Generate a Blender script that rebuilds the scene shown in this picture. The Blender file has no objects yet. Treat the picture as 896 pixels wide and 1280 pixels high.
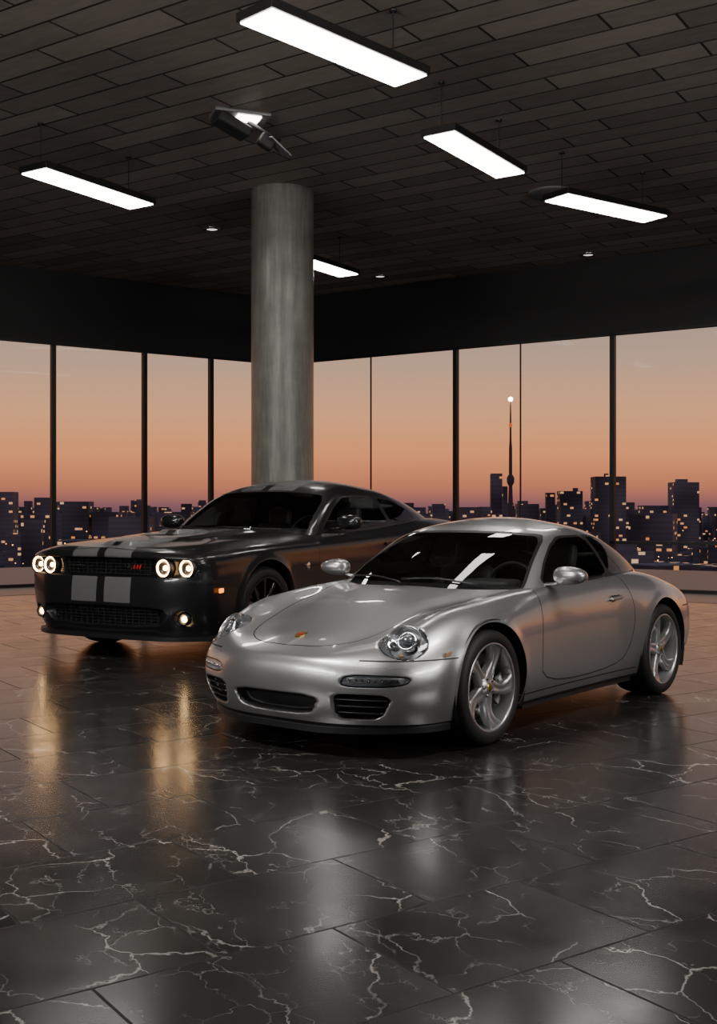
import bpy, math, random
import numpy as np
from mathutils import Vector, Matrix
from mathutils.bvhtree import BVHTree
random.seed(7); np.random.seed(7)
F=1420.0; H=1.32; CX=448.0; CY=640.0
scene=bpy.context.scene
COL=scene.collection

# ------------------------------------------------------------ node helpers
def newmat(name):
    m=bpy.data.materials.new(name); m.use_nodes=True
    m.node_tree.nodes.clear(); return m,m.node_tree
def N(nt,typ,ins=None,**props):
    n=nt.nodes.new(typ)
    for k,v in props.items(): setattr(n,k,v)
    for k,v in (ins or {}).items():
        s=n.inputs[k]
        if isinstance(v,bpy.types.NodeSocket): nt.links.new(v,s)
        else:
            try: s.default_value=v
            except Exception:
                s.default_value=tuple(v)+(1.0,)
    return n
def M(nt,op,a,b=0.0,c=None):
    ins={0:a,1:b}
    if c is not None: ins[2]=c
    return N(nt,'ShaderNodeMath',ins,operation=op).outputs[0]
def mixc(nt,f,a,b):
    n=nt.nodes.new('ShaderNodeMix'); n.data_type='RGBA'
    for i,v in ((0,f),(6,a),(7,b)):
        s=n.inputs[i]
        if isinstance(v,bpy.types.NodeSocket): nt.links.new(v,s)
        elif i==0: s.default_value=v
        else: s.default_value=tuple(v)[:3]+(1.0,)
    return n.outputs[2]
def mixs(nt,f,a,b): return N(nt,'ShaderNodeMixShader',{0:f,1:a,2:b}).outputs[0]
def out(nt,s): N(nt,'ShaderNodeOutputMaterial',{0:s})
def prin(nt,col,rough=.5,metal=0.,coat=0.,crough=.03,spec=.5,emis=None,es=0.,bump=None):
    ins={'Base Color':col if isinstance(col,bpy.types.NodeSocket) else tuple(col)+(1.,),'Roughness':rough,'Metallic':metal,'Coat Weight':coat,'Coat Roughness':crough,'Specular IOR Level':spec}
    if emis is not None: ins['Emission Color']=tuple(emis)+(1.,); ins['Emission Strength']=es
    if bump is not None: ins['Normal']=bump
    return N(nt,'ShaderNodeBsdfPrincipled',ins).outputs[0]
def simple(name,col,rough=.5,metal=0.,coat=0.,emis=None,es=0.,noise=0.0,nscale=20.):
    m,nt=newmat(name); c=col
    if noise>0:
        tc=N(nt,'ShaderNodeTexCoord'); nz=N(nt,'ShaderNodeTexNoise',{'Vector':tc.outputs['Object'],'Scale':nscale,'Detail':4.})
        c=mixc(nt,nz.outputs[0],[x*(1-noise) for x in col],[min(1,x*(1+noise)) for x in col])
    out(nt,prin(nt,c,rough,metal,coat,emis=emis,es=es)); return m
def glass_sh(nt,tint,rough=0.0,k=1.0):
    fr=M(nt,'MULTIPLY',N(nt,'ShaderNodeFresnel',{'IOR':1.5}).outputs[0],k)
    g=N(nt,'ShaderNodeBsdfGlossy',{'Color':(1,1,1,1),'Roughness':rough}).outputs[0]
    t=N(nt,'ShaderNodeBsdfTransparent',{'Color':tuple(tint)+(1.,)}).outputs[0]
    return mixs(nt,fr,t,g)
def glassmat(name,tint,k=1.0):
    m,nt=newmat(name); out(nt,glass_sh(nt,tint,k=k)); return m

# ------------------------------------------------------------ object helpers
def empty(name,loc=(0,0,0),rotz=0.,scale=1.):
    o=bpy.data.objects.new(name,None); COL.objects.link(o); o.location=loc
    o.rotation_euler=(0,0,rotz); o.scale=(scale,)*3; o.empty_display_size=.1; return o
def mk(name,verts,faces,mat=None,parent=None,smooth=False,loc=None,rot=None):
    me=bpy.data.meshes.new(name); me.from_pydata([tuple(v) for v in verts],[],[tuple(f) for f in faces]); me.update()
    if smooth: me.polygons.foreach_set('use_smooth',[True]*len(me.polygons))
    o=bpy.data.objects.new(name,me); COL.objects.link(o)
    if mat: me.materials.append(mat)
    if parent: o.parent=parent
    if loc is not None: o.location=loc
    if rot is not None: o.rotation_euler=rot
    return o
BF=[(0,3,2,1),(4,5,6,7),(0,1,5,4),(1,2,6,5),(2,3,7,6),(3,0,4,7)]
def boxv(c,s):
    x,y,z=c; a,b,h=s[0]/2,s[1]/2,s[2]/2
    return [(x-a,y-b,z-h),(x+a,y-b,z-h),(x+a,y+b,z-h),(x-a,y+b,z-h),(x-a,y-b,z+h),(x+a,y-b,z+h),(x+a,y+b,z+h),(x-a,y+b,z+h)]
def box(name,c,s,mat,parent=None,bevel=0.,rot=None,segs=3):
    o=mk(name,boxv((0,0,0),s),BF,mat,parent,False,c,rot)
    if bevel>0:
        b=o.modifiers.new('b','BEVEL'); b.width=bevel; b.segments=segs; b.limit_method='NONE'
        o.data.polygons.foreach_set('use_smooth',[True]*len(o.data.polygons))
        w=o.modifiers.new('w','WEIGHTED_NORMAL')
    return o
def lathe(name,prof,mat,parent=None,seg=64,loc=None,rot=None,a0=0,a1=2*math.pi,axis='Y',smooth=True,sharp=None):
    full=abs(a1-a0-2*math.pi)<1e-6; n=seg if full else seg+1
    V=[];Fc=[]
    for (r,h) in prof:
        for i in range(n):
            a=a0+(a1-a0)*i/seg; c,s=r*math.cos(a),r*math.sin(a)
            V.append((c,h,s) if axis=='Y' else ((c,s,h) if axis=='Z' else (h,c,s)))
    for k in range(len(prof)-1):
        for i in range(seg):
            j=(i+1)%n
            Fc.append((k*n+i,k*n+j,(k+1)*n+j,(k+1)*n+i))
    o=mk(name,V,Fc,mat,parent,smooth,loc,rot)
    if sharp:
        e=o.modifiers.new('e','EDGE_SPLIT'); e.split_angle=math.radians(sharp)
    return o
def sweep(name,pts,w,h,mat,parent=None,n=10,up=(0,0,1),square=False,taper=None):
    pts=[Vector(p) for p in pts]; V=[];Fc=[];m=len(pts);up=Vector(up)
    for i,p in enumerate(pts):
        t=(pts[min(i+1,m-1)]-pts[max(i-1,0)]).normalized()
        s=t.cross(up).normalized(); u=s.cross(t).normalized()
        k=taper[i] if taper else 1.
        for j in range(n):
            a=2*math.pi*(j+.5)/n; ca,sa=math.cos(a),math.sin(a)
            if square: ca=math.copysign(abs(ca)**.35,ca); sa=math.copysign(abs(sa)**.35,sa)
            V.append(p+s*(ca*w/2*k)+u*(sa*h/2*k))
    for i in range(m-1):
        for j in range(n):
            Fc.append((i*n+j,i*n+(j+1)%n,(i+1)*n+(j+1)%n,(i+1)*n+j))
    Fc.append(tuple(range(n))[::-1]); Fc.append(tuple((m-1)*n+j for j in range(n)))
    return mk(name,V,Fc,mat,parent,True)
def ellipsoid(name,c,r,mat,parent=None,rot=None,seg=32,rings=16,fn=None,pw=1.0):
    V=[];Fc=[]
    for i in range(rings+1):
        th=math.pi*i/rings
        for j in range(seg):
            ph=2*math.pi*j/seg
            p=[math.sin(th)*math.cos(ph),math.sin(th)*math.sin(ph),math.cos(th)]
            p=[math.copysign(abs(q)**pw,q) for q in p]
            if fn: p=fn(p)
            V.append((p[0]*r[0],p[1]*r[1],p[2]*r[2]))
    for i in range(rings):
        for j in range(seg):
            Fc.append((i*seg+j,(i+1)*seg+j,(i+1)*seg+(j+1)%seg,i*seg+(j+1)%seg))
    return mk(name,V,Fc,mat,parent,True,c,rot)

# ------------------------------------------------------------ surface maths
def interp(C,gs,ge,ds):
    n=C.shape[0]
    h=np.array([np.linalg.norm(C[i+1]-C[i],axis=-1).mean() for i in range(n-1)])
    h=np.maximum(h,1e-3)
    P=np.concatenate([gs[None],C,ge[None]]); hh=np.concatenate([[h[0]],h,[h[-1]]])
    d=[(P[i+1]-P[i])/hh[i] for i in range(n+1)]
    T=[(d[i]*hh[i+1]+d[i+1]*hh[i])/(hh[i]+hh[i+1]) for i in range(n)]
    outp=[];par=[]
    for i in range(n-1):
        k=max(2,int(math.ceil(h[i]/ds)))
        for q in range(k+(1 if i==n-2 else 0)):
            t=q/k;t2=t*t;t3=t2*t
            outp.append((2*t3-3*t2+1)*C[i]+(t3-2*t2+t)*h[i]*T[i]+(-2*t3+3*t2)*C[i+1]+(t3-t2)*h[i]*T[i+1]); par.append(i+t)
    return np.array(outp),np.array(par)
MY=np.array([1,-1,1.])
def tensor(C,du,dv,smooth=0):
    C=np.array(C,float)
    A,u=interp(C,C[1]*MY,C[-2]*MY,du)
    B=A.transpose(1,0,2)
    D,v=interp(B,2*B[0]-B[1],B[-2]*MY,dv)
    P=D.transpose(1,0,2).copy()
    P[0,:,1]=0;P[-1,:,1]=0;P[:,-1,1]=0
    for _ in range(smooth):
        E=np.concatenate([(P[1]*MY)[None],P,(P[-2]*MY)[None]]); P=(E[:-2]+2*E[1:-1]+E[2:])/4
        E=np.concatenate([(2*P[:,0]-P[:,1])[:,None],P,(P[:,-2]*MY)[:,None]],1); P=(E[:,:-2]+2*E[:,1:-1]+E[:,2:])/4
    P[0,:,1]=0;P[-1,:,1]=0;P[:,-1,1]=0
    P[:,:,1]=np.maximum(P[:,:,1],0)
    U=np.repeat(u[:,None],len(v),1); W=np.repeat(v[None],len(u),0)
    return P,U,W
def chaikin(poly,it=2,q=.25):
    p=np.array(poly,float)
    for _ in range(it):
        nx=np.roll(p,-1,0); p=np.stack([p*(1-q)+nx*q,p*q+nx*(1-q)],1).reshape(-1,2)
    return p
def psdf(X,Y,poly):
    poly=np.array(poly,float); n=len(poly)
    d=np.full(X.shape,1e9); ins=np.zeros(X.shape,bool)
    for i in range(n):
        ax,ay=poly[i];bx,by=poly[(i+1)%n]; ex,ey=bx-ax,by-ay
        wx,wy=X-ax,Y-ay; t=np.clip((wx*ex+wy*ey)/(ex*ex+ey*ey+1e-12),0,1)
        d=np.minimum(d,(wx-t*ex)**2+(wy-t*ey)**2)
        if abs(ey)>1e-12:
            c=((ay>Y)!=(by>Y))&(X<(ex*(Y-ay)/ey+ax)); ins^=c
    d=np.sqrt(d); return np.where(ins,-d,d)
def absmin(*a):
    r=a[0]
    for b in a[1:]: r=np.where(np.abs(b)<np.abs(r),b,r)
    return r
def build_surface(name,P,attrs,kill,mat,parent,arches=()):
    """P (nu,nv,3) half surface (y>=0); mirrored.  arches are clipped exactly along the circle."""
    nu,nv=P.shape[:2]; P=P.copy()
    idx=np.arange(nu*nv).reshape(nu,nv)
    q=np.stack([idx[:-1,:-1],idx[:-1,1:],idx[1:,1:],idx[1:,:-1]],-1).reshape(-1,4)
    V=P.reshape(-1,3); keys=list(attrs.keys()); A=np.stack([attrs[k].reshape(-1) for k in keys],1)
    if kill is not None:
        kf=kill.reshape(-1)[q].all(1); q=q[~kf]
    polys=[tuple(int(i) for i in f) for f in q]; lipe=[]
    for (xa,za,R,ymin,fl) in arches:
        dd=np.hypot(V[:,0]-xa,V[:,2]-za); side=V[:,1]>ymin
        V[:,1]+=np.where(side,fl*np.exp(-((dd-R)/.035)**2),0)
    for (xa,za,R,ymin,fl) in arches:
        d=np.where(V[:,1]>ymin,np.hypot(V[:,0]-xa,V[:,2]-za)-R,1.0)
        nv_,na_,em,np_=[],[],{},[]
        base=len(V)
        def cut(i,j):
            k=(min(i,j),max(i,j))
            if k not in em:
                t=d[k[0]]/(d[k[0]]-d[k[1]])
                p=V[k[0]]*(1-t)+V[k[1]]*t
                w=np.array([p[0]-xa,p[2]-za]); w*=R/np.linalg.norm(w); p[0]=xa+w[0];p[2]=za+w[1]
                em[k]=base+len(nv_); nv_.append(p); na_.append(A[k[0]]*(1-t)+A[k[1]]*t)
            return em[k]
        for f in polys:
            s=[d[i]>0 for i in f]
            if all(s): np_.append(f); continue
            if not any(s): continue
            o=[];nw=[]
            for a in range(len(f)):
                i,j=f[a],f[(a+1)%len(f)]
                if s[a]: o.append(i)
                if s[a]!=s[(a+1)%len(f)]:
                    c=cut(i,j); o.append(c); nw.append(c)
            if len(o)>=3: np_.append(tuple(o))
            if len(nw)==2: lipe.append(tuple(nw))
        polys=np_
        if nv_: V=np.concatenate([V,np.array(nv_)]); A=np.concatenate([A,np.array(na_)])
    nV=len(V)
    M2=np.where(V[:,1]<1e-7,np.arange(nV),np.arange(nV)+nV)
    VV=np.concatenate([V,V*MY])
    faces=polys+[tuple(int(M2[i]) for i in f[::-1]) for f in polys]
    vl=VV.tolist(); lip=[]; mp={}
    for (a,b) in lipe:
        for s in (0,1):
            ids=[]
            for v in (a,b):
                key=(v,s)
                if key not in mp:
                    p=VV[v+s*nV].copy(); p[1]+= -.05 if s==0 else .05
                    mp[key]=(len(vl),len(vl)+1); vl.append(VV[v+s*nV].tolist()); vl.append(p.tolist())
                ids.append(mp[key])
            lip.append((ids[0][0],ids[1][0],ids[1][1],ids[0][1]))
    o=mk(name,vl,faces+lip,mat,parent,True)
    me=o.data
    for n_,k in enumerate(keys):
        at=me.attributes.new(k,'FLOAT','POINT')
        arr=np.concatenate([A[:,n_],A[:,n_],np.full(len(vl)-2*nV,.5)]).astype(np.float32)
        at.data.foreach_set('value',arr)
    import bmesh
    bm=bmesh.new(); bm.from_mesh(me)
    bmesh.ops.delete(bm,geom=[v for v in bm.verts if not v.link_faces],context='VERTS')
    bmesh.ops.dissolve_degenerate(bm,dist=1e-6,edges=bm.edges)
    bm.to_mesh(me); bm.free(); me.update()
    me.polygons.foreach_set('use_smooth',[True]*len(me.polygons))
    return o
def bvh_of(P):
    nu,nv=P.shape[:2]; idx=np.arange(nu*nv).reshape(nu,nv)
    q=np.stack([idx[:-1,:-1],idx[1:,:-1],idx[1:,1:],idx[:-1,1:]],-1).reshape(-1,4)
    return BVHTree.FromPolygons(P.reshape(-1,3).tolist(),q.tolist())
class Surf:
    def __init__(s,P): s.b=bvh_of(P)
    def _r(s,o,d,y):
        h=s.b.ray_cast(Vector(o),Vector(d))
        if h[0] is None: return None,None
        p=h[0].copy();n=h[1].copy()
        if n.dot(Vector(d))>0: n=-n
        if y<0: p.y=-p.y;n.y=-n.y
        return p,n
    def front(s,y,z): return s._r((-4,abs(y)+1e-4,z),(1,0,0),y)
    def top(s,x,y): return s._r((x,abs(y)+1e-4,4),(0,0,-1),y)
    def side(s,x,z,sgn=-1): return s._r((x,4,z),(0,-1,0),sgn)

# ------------------------------------------------------------ materials
rubber=simple('tyre_rubber',(.014,.014,.014),.6,noise=.3)
blackpl=simple('black_plastic',(.012,.012,.013),.4)
darkpl=simple('dark_trim',(.02,.02,.02),.6,noise=.3)
chrome=simple('chrome',(.75,.75,.76),.12,1.)
silverrim=simple('silver_rim',(.50,.50,.51),.3,.8,.6)
blackrim=simple('gloss_black_rim',(.03,.03,.032),.25,.6,.8)
discm=simple('brake_disc',(.22,.22,.22),.35,1.,noise=.2,nscale=60)
leather=simple('seat_leather',(.07,.07,.07),.5,noise=.3)
reflm=simple('lamp_reflector',(.7,.71,.73),.25,.9)
clearl=simple('clear_lens',(.62,.63,.65),.2,.3,1.)
lensm=simple('projector_lens',(.3,.32,.35),.05,.7,1.)
amber=simple('amber_lens',(.8,.2,.02),.3,emis=(1,.25,.02),es=3.)
amberdim=simple('amber_lens_off',(.45,.28,.16),.25)
warmglow=simple('halo_glow',(1,.9,.7),.4,emis=(1,.56,.22),es=24.)
warmcore=simple('bulb_glow',(1,.9,.7),.4,emis=(1,.60,.26),es=22.)
goldm=simple('gold_badge',(.6,.36,.08),.3,1.)
redm=simple('red_badge',(.6,.02,.02),.4)
SIL=(.50,.507,.515)
mat_plain=simple('silver_paint_part',SIL,.32,.85,1.)
mblack=simple('black_paint_part',(.014,.014,.015),.25,0.,.6)

def bodymat(name,base,rough,metal,coat=1.,stripe=None,smetal=.3,srough=.35,tint=(.3,.32,.33)):
    m,nt=newmat(name)
    at=lambda k:N(nt,'ShaderNodeAttribute',attribute_name=k).outputs['Fac']
    tc=N(nt,'ShaderNodeTexCoord').outputs['Object']
    nz=N(nt,'ShaderNodeTexNoise',{'Vector':tc,'Scale':900.,'Detail':1.}).outputs[0]
    c=mixc(nt,nz,[x*.92 for x in base],[x*1.08 for x in base])
    gapm=M(nt,'LESS_THAN',M(nt,'ABSOLUTE',at('gap')),.0038)
    paint=prin(nt,c,rough,metal,coat,.03,spec=.5 if metal>.3 else .3)
    blk=prin(nt,(.008,.008,.009),.45)
    dark=prin(nt,(.012,.012,.012),.7)
    red=prin(nt,(.30,.012,.008),.15,coat=1.)
    s=paint
    if stripe: s=mixs(nt,M(nt,'LESS_THAN',at('stripe'),0.),s,prin(nt,stripe,srough,smetal,coat,.05))
    s=mixs(nt,gapm,s,dark)
    s=mixs(nt,M(nt,'LESS_THAN',at('red'),0.),s,red)
    s=mixs(nt,M(nt,'LESS_THAN',at('blk'),0.),s,blk)
    s=mixs(nt,M(nt,'LESS_THAN',at('glass'),.014),s,blk)
    s=mixs(nt,N(nt,'ShaderNodeNewGeometry').outputs['Backfacing'],s,dark)
    s=mixs(nt,M(nt,'LESS_THAN',at('glass'),0.),s,glass_sh(nt,tint))
    out(nt,s); return m
def covermat(name):
    m,nt=newmat(name)
    a=N(nt,'ShaderNodeAttribute',attribute_name='lamp').outputs['Fac']
    tr=N(nt,'ShaderNodeBsdfTransparent').outputs[0]
    out(nt,mixs(nt,M(nt,'LESS_THAN',a,0.),tr,glass_sh(nt,(.92,.94,.96)))); return m
cov=covermat('headlamp_cover')

# ------------------------------------------------------------ wheels
def wheel(parent,x,y,R,rimR,w,style,rimmat,spin=0.):
    s=1 if y>0 else -1
    e=empty('wheel',(x,y,R),0.); e.parent=parent
    if s<0: e.rotation_euler=(0,spin,0); 
    f=s
    def pr(l): return [(r,h*f) for r,h in l]
    h=w/2
    lathe('tyre',pr([(rimR-.006,h-.022),(rimR+.004,h-.006),(rimR+.02,h),(R-.028,h-.001),(R-.012,h-.012),(R-.003,h-.03),(R,h-.05),(R,-h+.05),(R-.012,-h+.012),(R-.03,-h),(rimR,-h+.01)]),rubber,e,96)
    for gy in (-.045,0,.045):
        lathe('tread_groove',[(R+.0006,gy-.004),(R+.0006,gy+.004)],blackpl,e,64)
    lathe('rim_lip',pr([(rimR+.002,h-.008),(rimR-.003,h-.004),(rimR-.010,h-.006),(rimR-.014,h-.02),(rimR-.02,h-.05),(rimR-.032,0),(rimR-.035,-h+.02)]),rimmat,e,96)
    lathe('brake_disc',pr([(.06,.012),(.062,.018),(rimR*.74,.018),(rimR*.74,-.004)]),discm,e,64)
    lathe('wheel_back',pr([(0,-.03),(rimR-.03,-.03)]),darkpl,e,48)
    V=[];Fc=[];n=12
    for k in range(n+1):
        a=math.radians(-20+55*k/n)
        for rr,hh in ((rimR*.52,.03),(rimR*.8,.03),(rimR*.8,.055),(rimR*.52,.055)):
            V.append((rr*math.cos(a),hh*f,rr*math.sin(a)))
    for k in range(n):
        for j in range(4): Fc.append((k*4+j,k*4+(j+1)%4,(k+1)*4+(j+1)%4,(k+1)*4+j))
    mk('caliper',V,Fc+[(0,1,2,3),(n*4,n*4+1,n*4+2,n*4+3)],discm,e)
    V=[];Fc=[]
    ns=5 if style=='five' else 10
    st=22
    for i in range(ns):
        a0=2*math.pi*i/ns+math.pi/2
        base=len(V)
        for k in range(st+1):
            t=k/st; r=.03+(rimR-.012-.03)*t
            if style=='five':
                wd=.042 if t<.15 else .042-.014*math.sin(min(1,(t-.15)/.5)*math.pi/2)+.034*max(0,(t-.5)/.5)**1.6
                tw=.20*math.sin(t*math.pi)*f
                yf=h-.035+.016*t-.02*math.sin(t*math.pi)*.5
                g=.014*math.sin(t*math.pi)
            else:
                wd=.020-.006*t+.012*max(0,(t-.8)/.2)
                tw=(.12 if i%2 else -.12)*(1-t)*1.0
                yf=h-.03-.02*(1-t)**1.5; g=.002
            an=a0+tw
            for (o_,d_) in ((-1,-.045),(-1,-.008),(-.82,0),(-.3,0),(0,-g),(.3,0),(.82,0),(1,-.008),(1,-.045)):
                ca,sa=math.cos(an),math.sin(an)
                px=r*ca-o_*wd*sa; pz=r*sa+o_*wd*ca
                V.append((px,(yf+d_)*f,pz))
        for k in range(st):
            for j in range(8):
                Fc.append((base+k*9+j,base+k*9+j+1,base+(k+1)*9+j+1,base+(k+1)*9+j))
    mk('spokes',V,Fc,rimmat,e,True)
    lathe('hub',pr([(0,h-.024),(.03,h-.025),(.036,h-.03),(.06,h-.034),(.068,h-.05),(.07,h-.09)]),rimmat,e,40)
    lathe('hub_cap',pr([(0,h-.0205),(.02,h-.021),(.024,h-.025)]),goldm if style=='five' else blackpl,e,32)
    for i in range(5):
        a=2*math.pi*(i+.5)/5+math.pi/2
        lathe('lug_nut',pr([(0,h-.026),(.008,h-.027),(.009,h-.04)]),discm,e,12,loc=(.05*math.cos(a),0,.05*math.sin(a)))
def liner(parent,x,z,R,y0,y1,s):
    lathe('wheel_well',[(0,y0*s),(R,y0*s),(R,y1*s)],darkpl,parent,40,loc=(x,0,z),a0=math.radians(-25),a1=math.radians(205),sharp=40)
def seat(parent,x,y,zb,sc=1.):
    box('seat_cushion',(x,y,zb+.08),(.50*sc,.48*sc,.17),leather,parent,.06,(0,-.12,0),5)
    box('seat_back',(x+.30*sc,y,zb+.40),(.15,.48*sc,.60),leather,parent,.07,(0,.30,0),5)
    for s in(-1,1): box('seat_bolster',(x+.25*sc,y+s*.2*sc,zb+.36),(.17,.09,.46),leather,parent,.04,(0,.30,0),4)
    box('headrest',(x+.42*sc,y,zb+.76),(.10,.26,.19),leather,parent,.045,(0,.2,0),5)
def steering(parent,x,y,z):
    V=[];Fc=[];R=.18;r=.014
    for i in range(48):
        a=2*math.pi*i/48
        for j in range(10):
            b=2*math.pi*j/10; V.append((r*math.sin(b),(R+r*math.cos(b))*math.cos(a),(R+r*math.cos(b))*math.sin(a)))
    for i in range(48):
        for j in range(10): Fc.append((i*10+j,((i+1)%48)*10+j,((i+1)%48)*10+(j+1)%10,i*10+(j+1)%10))
    mk('steering_wheel',V,Fc,blackpl,parent,True,(x,y,z),(0,.35,0))
    box('steering_hub',(x-.01,y,z),(.05,.12,.10),blackpl,parent,.02,(0,.35,0))
    box('steering_spoke',(x-.005,y,z),(.015,.34,.03),blackpl,parent,.006,(0,.35,0))
    sweep('steering_column',[(x,y,z),(x-.35,y,z-.12)],.05,.05,blackpl,parent,up=(0,1,0))
def lipstrip(name,P,parent,sel,outw,drop,mat):
    row=P[:,0,:]; d=np.gradient(row,axis=0)
    for s in (1,-1):
        V=[];Fc=[];prev=False
        for i,p in enumerate(row):
            ok=sel(p)
            n=np.array([-d[i][1],d[i][0],0]); n=n/(np.linalg.norm(n)+1e-9)
            if ok:
                a=p;b=p+n*outw
                for qv in ((a[0],a[1],a[2]+.012),(b[0],b[1],b[2]+.004),(b[0],b[1],b[2]-drop),(a[0]-n[0]*.08,a[1]-n[1]*.08,a[2]-drop)):
                    V.append((qv[0],s*max(qv[1],0),qv[2]))
                k=len(V)-8
                if prev and k>=0:
                    for j in range(3): Fc.append((k+j,k+j+1,k+5+j,k+4+j))
            prev=ok
        if Fc: mk(name,V,Fc,mat,parent,False)

# ================================================================ SPORTS COUPE (silver)
def zc(x,l): return [(x,y,z) for (y,z) in l]
WB=2.33
def silver_coupe():
    th=math.radians(52)
    a=(math.cos(th),math.sin(th)); b=(-a[1],a[0])
    C0=(0.764+.87*b[0],6.42+.87*b[1],0)
    car=empty('sports_coupe',C0,th)
    body=[
     [(-.84,0,.16),(-.885,0,.25),(-.905,0,.36),(-.90,0,.46),(-.880,0,.52),(-.855,0,.545),(-.82,0,.565),(-.78,0,.582),(-.74,0,.597)],
     [(-.83,.28,.16),(-.87,.285,.25),(-.89,.29,.36),(-.885,.29,.46),(-.86,.285,.525),(-.82,.27,.555),(-.76,.23,.585),(-.69,.12,.62),(-.63,0,.633)],
     [(-.76,.50,.165),(-.805,.51,.25),(-.825,.52,.36),(-.81,.52,.46),(-.775,.51,.53),(-.70,.49,.595),(-.60,.40,.62),(-.53,.2,.655),(-.48,0,.668)],
     [(-.62,.69,.17),(-.68,.71,.26),(-.705,.725,.36),(-.70,.72,.46),(-.665,.70,.54),(-.53,.66,.665),(-.41,.48,.675),(-.35,.25,.70),(-.31,0,.712)],
     [(-.47,.79,.17),(-.50,.825,.28),(-.51,.84,.38),(-.50,.835,.48),(-.45,.80,.60),(-.33,.70,.745),(-.25,.52,.72),(-.2,.27,.738),(-.17,0,.75)],
     [(-.27,.815,.17),(-.28,.85,.29),(-.285,.865,.40),(-.28,.865,.52),(-.25,.84,.64),(-.17,.735,.778),(-.12,.55,.75),(-.09,.29,.765),(-.07,0,.775)],
     [(0,.82,.17),(0,.87,.29),(0,.885,.42),(0,.885,.56),(.02,.865,.675),(.05,.755,.803),(.08,.57,.775),(.1,.3,.793),(.1,0,.803)],
     zc(.32,[(.82,.17),(.86,.29),(.875,.42),(.873,.56),(.855,.70),(.77,.825),(.62,.812),(.3,.827),(0,.838)]),
     zc(.62,[(.81,.17),(.845,.28),(.862,.41),(.865,.55),(.85,.70),(.79,.835),(.66,.845),(.3,.86),(0,.865)]),
     zc(1.15,[(.81,.17),(.84,.28),(.855,.41),(.865,.55),(.855,.70),(.80,.85),(.66,.87),(.3,.875),(0,.875)]),
     zc(1.65,[(.815,.17),(.848,.28),(.868,.41),(.877,.56),(.865,.71),(.805,.865),(.66,.89),(.3,.90),(0,.90)]),
     zc(2.00,[(.83,.17),(.873,.28),(.897,.42),(.903,.57),(.885,.72),(.80,.87),(.65,.90),(.3,.93),(0,.93)]),
     zc(2.33,[(.85,.17),(.90,.30),(.918,.43),(.918,.58),(.89,.73),(.785,.855),(.62,.89),(.3,.93),(0,.94)]),
     zc(2.65,[(.83,.18),(.885,.31),(.90,.45),(.895,.59),(.855,.715),(.74,.815),(.57,.845),(.3,.885),(0,.90)]),
     zc(2.92,[(.77,.2),(.83,.33),(.855,.46),(.845,.59),(.80,.695),(.67,.765),(.50,.79),(.27,.82),(0,.83)]),
     [(3.05,.66,.23),(3.12,.695,.34),(3.16,.71,.46),(3.16,.70,.58),(3.12,.66,.66),(3.08,.57,.715),(3.06,.43,.745),(3.06,.24,.77),(3.06,0,.775)],
     [(3.18,.40,.25),(3.27,.41,.36),(3.32,.42,.47),(3.31,.42,.58),(3.27,.40,.65),(3.24,.36,.685),(3.23,.27,.71),(3.22,.15,.72),(3.22,0,.725)],
     [(3.22,0,.25),(3.32,0,.36),(3.37,0,.47),(3.36,0,.58),(3.31,0,.65),(3.30,0,.675),(3.29,0,.69),(3.28,0,.695),(3.27,0,.70)]]
    P,U,W=tensor(body,.014,.012,22)
    S=Surf(P)
    X,Y,Z=P[...,0],P[...,1],P[...,2]
    big=np.full(X.shape,.5)
    gate=lambda s,c: np.where(c,s,.5)
    hood=psdf(X,Y,chaikin([(-.79,-.6),(-.79,.10),(-.75,.26),(-.61,.42),(-.35,.47),(-.1,.51),(.2,.575),(.47,.66),(.6,.66),(.6,-.6)],2))
    door=gate(psdf(X,Z,chaikin([(.60,.265),(.57,.5),(.62,.78),(.66,1.4),(1.74,1.4),(1.76,.89),(1.86,.70),(1.81,.42),(1.66,.265)],2)),Y>.6)
    bump=gate(Z-.530,(X<-.33)&(Y>.50))
    bump2=gate(Z-.62,(X>2.68)&(Y>.3))
    sill=gate(Z-.235,(X>.40)&(X<1.93)&(Y>.6))
    fr=X<-.45
    cin=gate(psdf(Y,Z,chaikin([(-.5,.225),(.25,.225),(.315,.34),(-.5,.335)],2,.15)),fr)
    sin_=gate(psdf(Y,Z,chaikin([(.405,.215),(.62,.22),(.70,.355),(.39,.36)],2,.15)),fr)
    drl=gate(psdf(Y,Z,chaikin([(.43,.395),(.745,.402),(.765,.455),(.46,.46)],2,.2)),X<-.35)
    LP,_=S.front(.655,.630)
    ln=Vector((-.80,.22,.56)).normalized()
    e1=Vector((0,0,1)).cross(ln).normalized(); e2=ln.cross(e1).normalized()
    rel=P-np.array(LP); u1=rel@np.array(e1); u2=rel@np.array(e2); dd=rel@np.array(ln)
    lamp=np.where((np.linalg.norm(rel,axis=-1)<.26)&(np.abs(dd)<.12),np.sqrt((u1/.124)**2+(u2/.122)**2)*.122-.122,.5)
    tail=gate(psdf(X,Z,chaikin([(2.88,.61),(2.92,.72),(3.5,.70),(3.5,.60)],2)),(Y>.42))
    P2=P.copy()
    sm=lambda s,w:(lambda t:t*t*(3-2*t))(np.clip(-s/w,0,1))
    P2[...,0]+=.07*sm(cin,.018)+.07*sm(sin_,.018)+.018*sm(drl,.012)
    P2-=np.array(ln)[None,None]*(.07*sm(lamp,.016))[...,None]
    blk=np.minimum.reduce([cin,sin_,Z-.188])
    kill=(psdf(X,Y,[(.50,-1),(.50,.2),(.60,.55),(.75,.70),(1.6,.71),(2.2,.64),(2.5,.50),(2.7,.3),(2.7,-1)])<0)&(Z>.6)
    cut=absmin(hood,door,bump,bump2,sill,lamp,drl)
    cut=np.where(lamp<-.006,.5,cut)
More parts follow.
